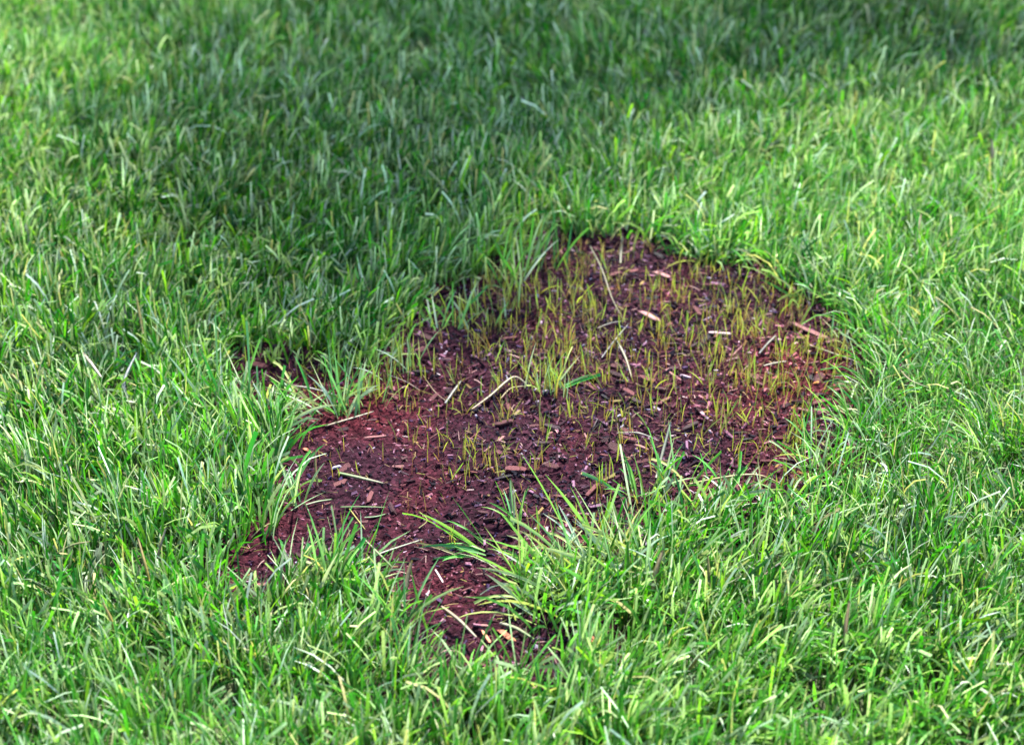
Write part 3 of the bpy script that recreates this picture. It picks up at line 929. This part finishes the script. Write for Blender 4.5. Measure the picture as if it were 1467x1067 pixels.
# ------------------------------------------------------------------ single dry blades, clippings, stalks and a twig
def strip(name, pts, width, c0, c1, label, mat=None, cat='grass blade', zs=None, taper=0.6, group=None):
    """a flat dry blade through photo pixels, lying on (or arching over) the surface; zs = height above the surface at each point"""
    zs = zs or [0.003] * len(pts)
    W = []
    for p_, z_ in zip(pts, zs):
        q_ = P(*p_, z_)
        q_.z = max(q_.z, soil_h(q_.x, q_.y) + 0.0015) if z_ < 0.006 else z_
        W.append(q_)
    # smooth resample
    D = []
    nseg = 5
    for i in range(len(W) - 1):
        p0, p1, p2, p3 = W[max(i - 1, 0)], W[i], W[i + 1], W[min(i + 2, len(W) - 1)]
        for k in range(nseg):
            t = k / nseg
            D.append(0.5 * ((2 * p1) + (p2 - p0) * t + (2 * p0 - 5 * p1 + 4 * p2 - p3) * t * t + (3 * p1 - p0 - 3 * p2 + p3) * t ** 3))
    D.append(W[-1])
    V_, C_ = [], []
    n_ = len(D)
    base = D[0].copy()
    roll = random.uniform(-0.5, 0.5)
    for i, p_ in enumerate(D):
        t = i / (n_ - 1)
        tg = (D[min(i + 1, n_ - 1)] - D[max(i - 1, 0)]).normalized()
        sdv = tg.cross(Vector((0, 0, 1)))
        if sdv.length < 0.2:
            sdv = Vector((1, 0, 0))
        sdv.normalize()
        up = sdv.cross(tg)
        sdv = sdv * math.cos(roll) + up * math.sin(roll)
        up = sdv.cross(tg)
        w_ = 0.36 * width * (0.55 + 0.9 * t - 0.9 * t * t) / 0.78 * (1 - (1 - taper) * max(0, t - 0.5) * 2)
        th_ = width * 0.09
        cc = [0.5 * (c0[j] * (1 - t) + c1[j] * t) for j in range(3)]
        for s_, u_ in ((-1, 0), (0, -0.30), (1, 0), (0, -0.30 - 0.10)):
            V_.append(p_ + sdv * w_ * s_ - up * (w_ * u_) + (Vector((0, 0, 0))) - base)
            C_.append(cc)
    F_ = []
    for i in range(n_ - 1):
        for k in range(4):
            k2 = (k + 1) % 4
            F_ += [i * 4 + k, i * 4 + k2, i * 4 + 4 + k2, i * 4 + 4 + k]
    F_ += [0, 1, 2, 3] + [(n_ - 1) * 4 + k for k in (3, 2, 1, 0)]
    o = link(name, mesh_from(name, np.array(V_), np.array(F_), 4, np.array(C_)), mat or M_DRY)
    o.location = base
    return tag(o, label, cat, group)


TAN, CREAM, GREY, OLIVE, STRAW, GRN, YEL = (0.36, 0.25, 0.13), (0.40, 0.36, 0.24), (0.33, 0.32, 0.30), (0.22, 0.20, 0.10), (0.44, 0.34, 0.13), (0.16, 0.28, 0.07), (0.40, 0.34, 0.05)
S_ = strip
S_('dry_blade', [(466, 610), (500, 600), (536, 589)], 0.0055, TAN, CREAM, 'tan straw lying on smooth soil at the turf point')
S_('dry_blade', [(638, 578), (650, 560), (661, 545)], 0.005, GREY, CREAM, 'short grey-white clipping standing out on smooth soil', zs=[.002, .004, .007])
S_('dry_blade', [(676, 586), (702, 567), (735, 540), (754, 550)], 0.0055, TAN, CREAM, 'bent cream dry blade kinked like an elbow on the mulch', zs=[.003, .004, .010, .004])
S_('dry_blade', [(718, 570), (732, 556), (752, 553)], 0.003, TAN, STRAW, 'thin tan dry blade beside the bent cream one')
S_('dry_blade', [(554, 536), (580, 546), (603, 560)], 0.0035, GREY, TAN, 'thin grey stalk lying at the long straight rim')
S_('grass_clipping', [(484, 677), (515, 684), (549, 694)], 0.0065, GRN, CREAM, 'green and cream clipping slanting on crumbly mulch', cat='grass clipping')
S_('grass_clipping', [(488, 726), (520, 727), (553, 728)], 0.0055, GRN, GRN, 'longer green clipping lying level, with a short one below it', cat='grass clipping')
S_('grass_clipping', [(522, 741), (538, 740), (553, 736)], 0.006, (0.2, 0.34, .16), GRN, 'short green clipping lying below the longer level one', cat='grass clipping')
S_('grass_clipping', [(438, 723), (456, 718), (476, 715)], 0.004, CREAM, GRN, 'pale clipping poking from the spiky tuft onto soil', cat='grass clipping')
S_('dry_blade', [(500, 728), (512, 744), (523, 758)], 0.0025, YEL, YEL, 'thin yellow stem crossing beneath the green clippings')
S_('grass_clipping', [(734, 734), (732, 710), (731, 685)], 0.0058, CREAM, GRN, 'stubby pale green blade sticking up from the mulch', cat='grass clipping', zs=[.002, .016, .030])
S_('dry_blade', [(845, 352), (862, 385), (878, 430), (896, 462)], 0.0042, OLIVE, TAN, 'long tan dry blade draped across the upper seedlings', zs=[.030, .028, .016, .004])
S_('dry_blade', [(889, 377), (890, 357), (892, 338)], 0.0055, CREAM, CREAM, 'whitish upright dry blade at the far rim', zs=[.003, .012, .026])
S_('dry_blade', [(862, 512), (880, 488), (901, 463)], 0.004, GREY, CREAM, 'grey clipping leaning near the long draped tan blade', zs=[.003, .010, .016])
S_('dry_blade', [(884, 488), (896, 512), (905, 541)], 0.005, CREAM, TAN, 'cream dry blade hanging below the grey leaning clipping', zs=[.014, .010, .003])
S_('dry_blade', [(856, 470), (874, 463), (892, 460)], 0.003, CREAM, GREY, 'thin whitish blade meeting the end of the draped tan blade')
S_('dry_blade', [(1094, 524), (1110, 520), (1128, 517)], 0.004, CREAM, CREAM, 'short white clipping among dense seedlings', zs=[.006, .007, .008])
S_('stalk', [(1158, 494), (1190, 505), (1228, 518)], 0.007, OLIVE, (0.42, 0.42, 0.22), 'thick olive stalk lying on the soil against the turf', cat='stalk', zs=[.006, .008, .009])
S_('dry_blade', [(1088, 506), (1100, 492), (1112, 480)], 0.004, GREY, CREAM, 'grey-cream clipping slanting among dense seedlings', zs=[.004, .010, .014])
S_('dry_blade', [(884, 620), (915, 620), (943, 631)], 0.003, CREAM, GREY, 'thin whitish blade curving over mulch toward the tall pale tuft', zs=[.006, .012, .004])
S_('grass_clipping', [(940, 684), (950, 645), (961, 604)], 0.006, CREAM, (0.46, .50, .36), 'broad pale blade rising from the tall pale tuft', cat='grass clipping', zs=[.003, .020, .042])
S_('dry_blade', [(988, 693), (1040, 683), (1085, 680), (1118, 692)], 0.004, STRAW, TAN, 'long straw arching over the soil hollow at the near rim', zs=[.012, .020, .020, .010])
S_('dry_blade', [(516, 803), (560, 787), (606, 772)], 0.005, CREAM, (0.46, .5, .36), 'long pale blade laid across the neck of the soil tongue', zs=[.014, .012, .006])
S_('dry_blade', [(578, 868), (582, 835), (590, 802)], 0.008, CREAM, STRAW, 'broad bleached blade standing beside the soil tongue', zs=[.006, .022, .040])
S_('dry_blade', [(632, 868), (658, 888), (682, 912)], 0.007, TAN, CREAM, 'broad tan dry blade slanting at the foot of the soil tongue', zs=[.012, .014, .014])
S_('dry_blade', [(716, 892), (740, 900), (765, 915)], 0.0055, CREAM, GRN, 'pale blade lying across the orange red sliver', zs=[.016, .018, .018])
S_('dry_blade', [(600, 756), (612, 745), (600, 732)], 0.0025, STRAW, YEL, 'tiny hooked yellow stem by the neck of the soil tongue', zs=[.003, .006, .012])
S_('dry_blade', [(640, 575), (622, 560), (604, 534)], 0.0022, TAN, STRAW, 'hair-thin tan stem near the grey-white clipping')
S_('dry_blade', [(455, 695), (452, 670), (452, 645)], 0.004, (0.40, .28, .10), STRAW, 'single amber stem standing at the smooth soil edge', zs=[.003, .018, .034])
S_('dry_blade', [(400, 552), (440, 555), (482, 566)], 0.004, CREAM, GREY, 'pale straw bridging the small dark hollow in the turf', zs=[.014, .016, .010])
# blades that stand out in the turf
U = lambda b, m, t: [(b, 0)]
for pts, w_, a_, b_, lab in [
    ([(205, 478), (200, 450), (195, 422)], 0.0065, STRAW, YEL, 'bright yellow blade rising above shaded turf'),
    ([(186, 465), (180, 450), (178, 436)], 0.006, GREY, CREAM, 'short whitish blade beside the bright yellow one'),
    ([(214, 832), (207, 805), (197, 768)], 0.0045, YEL, STRAW, 'slim yellow blade leaning in the turf'),
    ([(80, 793), (105, 780), (128, 776)], 0.0045, GRN, TAN, 'bowed blade with a tan tip in green turf'),
    ([(225, 800), (231, 778), (238, 755)], 0.0045, TAN, CREAM, 'tan blade standing next to the slim yellow blade'),
    ([(192, 840), (196, 825), (200, 812)], 0.005, CREAM, (.6, .45, .38), 'short pinkish dry blade under the slim yellow blade'),
    ([(166, 908), (158, 885), (147, 862)], 0.005, YEL, STRAW, 'yellow folded blade slanting in lush turf'),
    ([(935, 845), (940, 818), (950, 788)], 0.0075, STRAW, TAN, 'wide tan blade standing inside the bushy bright tuft'),
    ([(1088, 834), (1102, 818), (1118, 806)], 0.006, TAN, (.62, .5, .44), 'stiff cream blade leaning behind lush turf'),
    ([(1118, 806), (1128, 825), (1130, 850)], 0.007, STRAW, GRN, 'folded yellow green blade hanging from the stiff cream one'),
    ([(1211, 928), (1212, 895), (1217, 860)], 0.006, TAN, STRAW, 'long tan blade upright in a pale dry spot of turf'),
    ([(985, 962), (994, 950), (1002, 938)], 0.0075, TAN, STRAW, 'stubby wide straw blade low in the turf'),
    ([(980, 885), (984, 870), (990, 858)], 0.005, (.6, .42, .36), TAN, 'pinkish forked dry blade in turf'),
    ([(1016, 832), (1015, 815), (1014, 795)], 0.0045, CREAM, STRAW, 'thin cream blade beside folded turf blades'),
    ([(1315, 365), (1314, 335), (1320, 305)], 0.0065, CREAM, STRAW, 'tall cream blade standing in sunlit turf'),
    ([(1418, 240), (1422, 220), (1421, 200)], 0.008, STRAW, CREAM, 'wide straw blade upright in the sunlit turf'),
    ([(1290, 530), (1305, 545), (1330, 555)], 0.0055, TAN, CREAM, 'tan blade lying across thick fine turf'),
    ([(1310, 660), (1325, 645), (1338, 632)], 0.0055, CREAM, TAN, 'stiff cream straw poking from thick fine turf'),
    ([(118, 505), (130, 520), (145, 540)], 0.006, CREAM, (.62, .5, .44), 'pale pinkish blade bent over in shaded turf'),
    ([(182, 570), (178, 545), (196, 505)], 0.006, GREY, (.52, .54, .5), 'crooked whitish blade in shaded turf'),
    ([(15, 535), (28, 548), (32, 560)], 0.006, STRAW, GRN, 'yellowish bent blade in dappled turf'),
    ([(520, 770), (545, 795), (562, 812)], 0.004, CREAM, GRN, 'narrow pale blade crossing the soil inlet'),
]:
    n_ = len(pts)
    S_('dry_blade', pts, w_, a_, b_, lab, zs=[0.022 + 0.016 * i for i in range(n_)])

# crooked black twig
tw = [(848, 618), (856, 606), (866, 611), (876, 605), (886, 613)]
tp = []
for i, p_ in enumerate(tw):
    q_ = P(*p_)
    q_.z = soil_h(q_.x, q_.y) + 0.0025
    tp.append(q_)
b0 = tp[0].copy()
tg = join_tubes('twig', [tube([p_ - b0 for p_ in tp], [0.0014, 0.0016, 0.0013, 0.0013, 0.0008], 7)], M_TWIG)
tg.location = b0
tag(tg, 'crooked black twig lying on the mulch', 'twig')
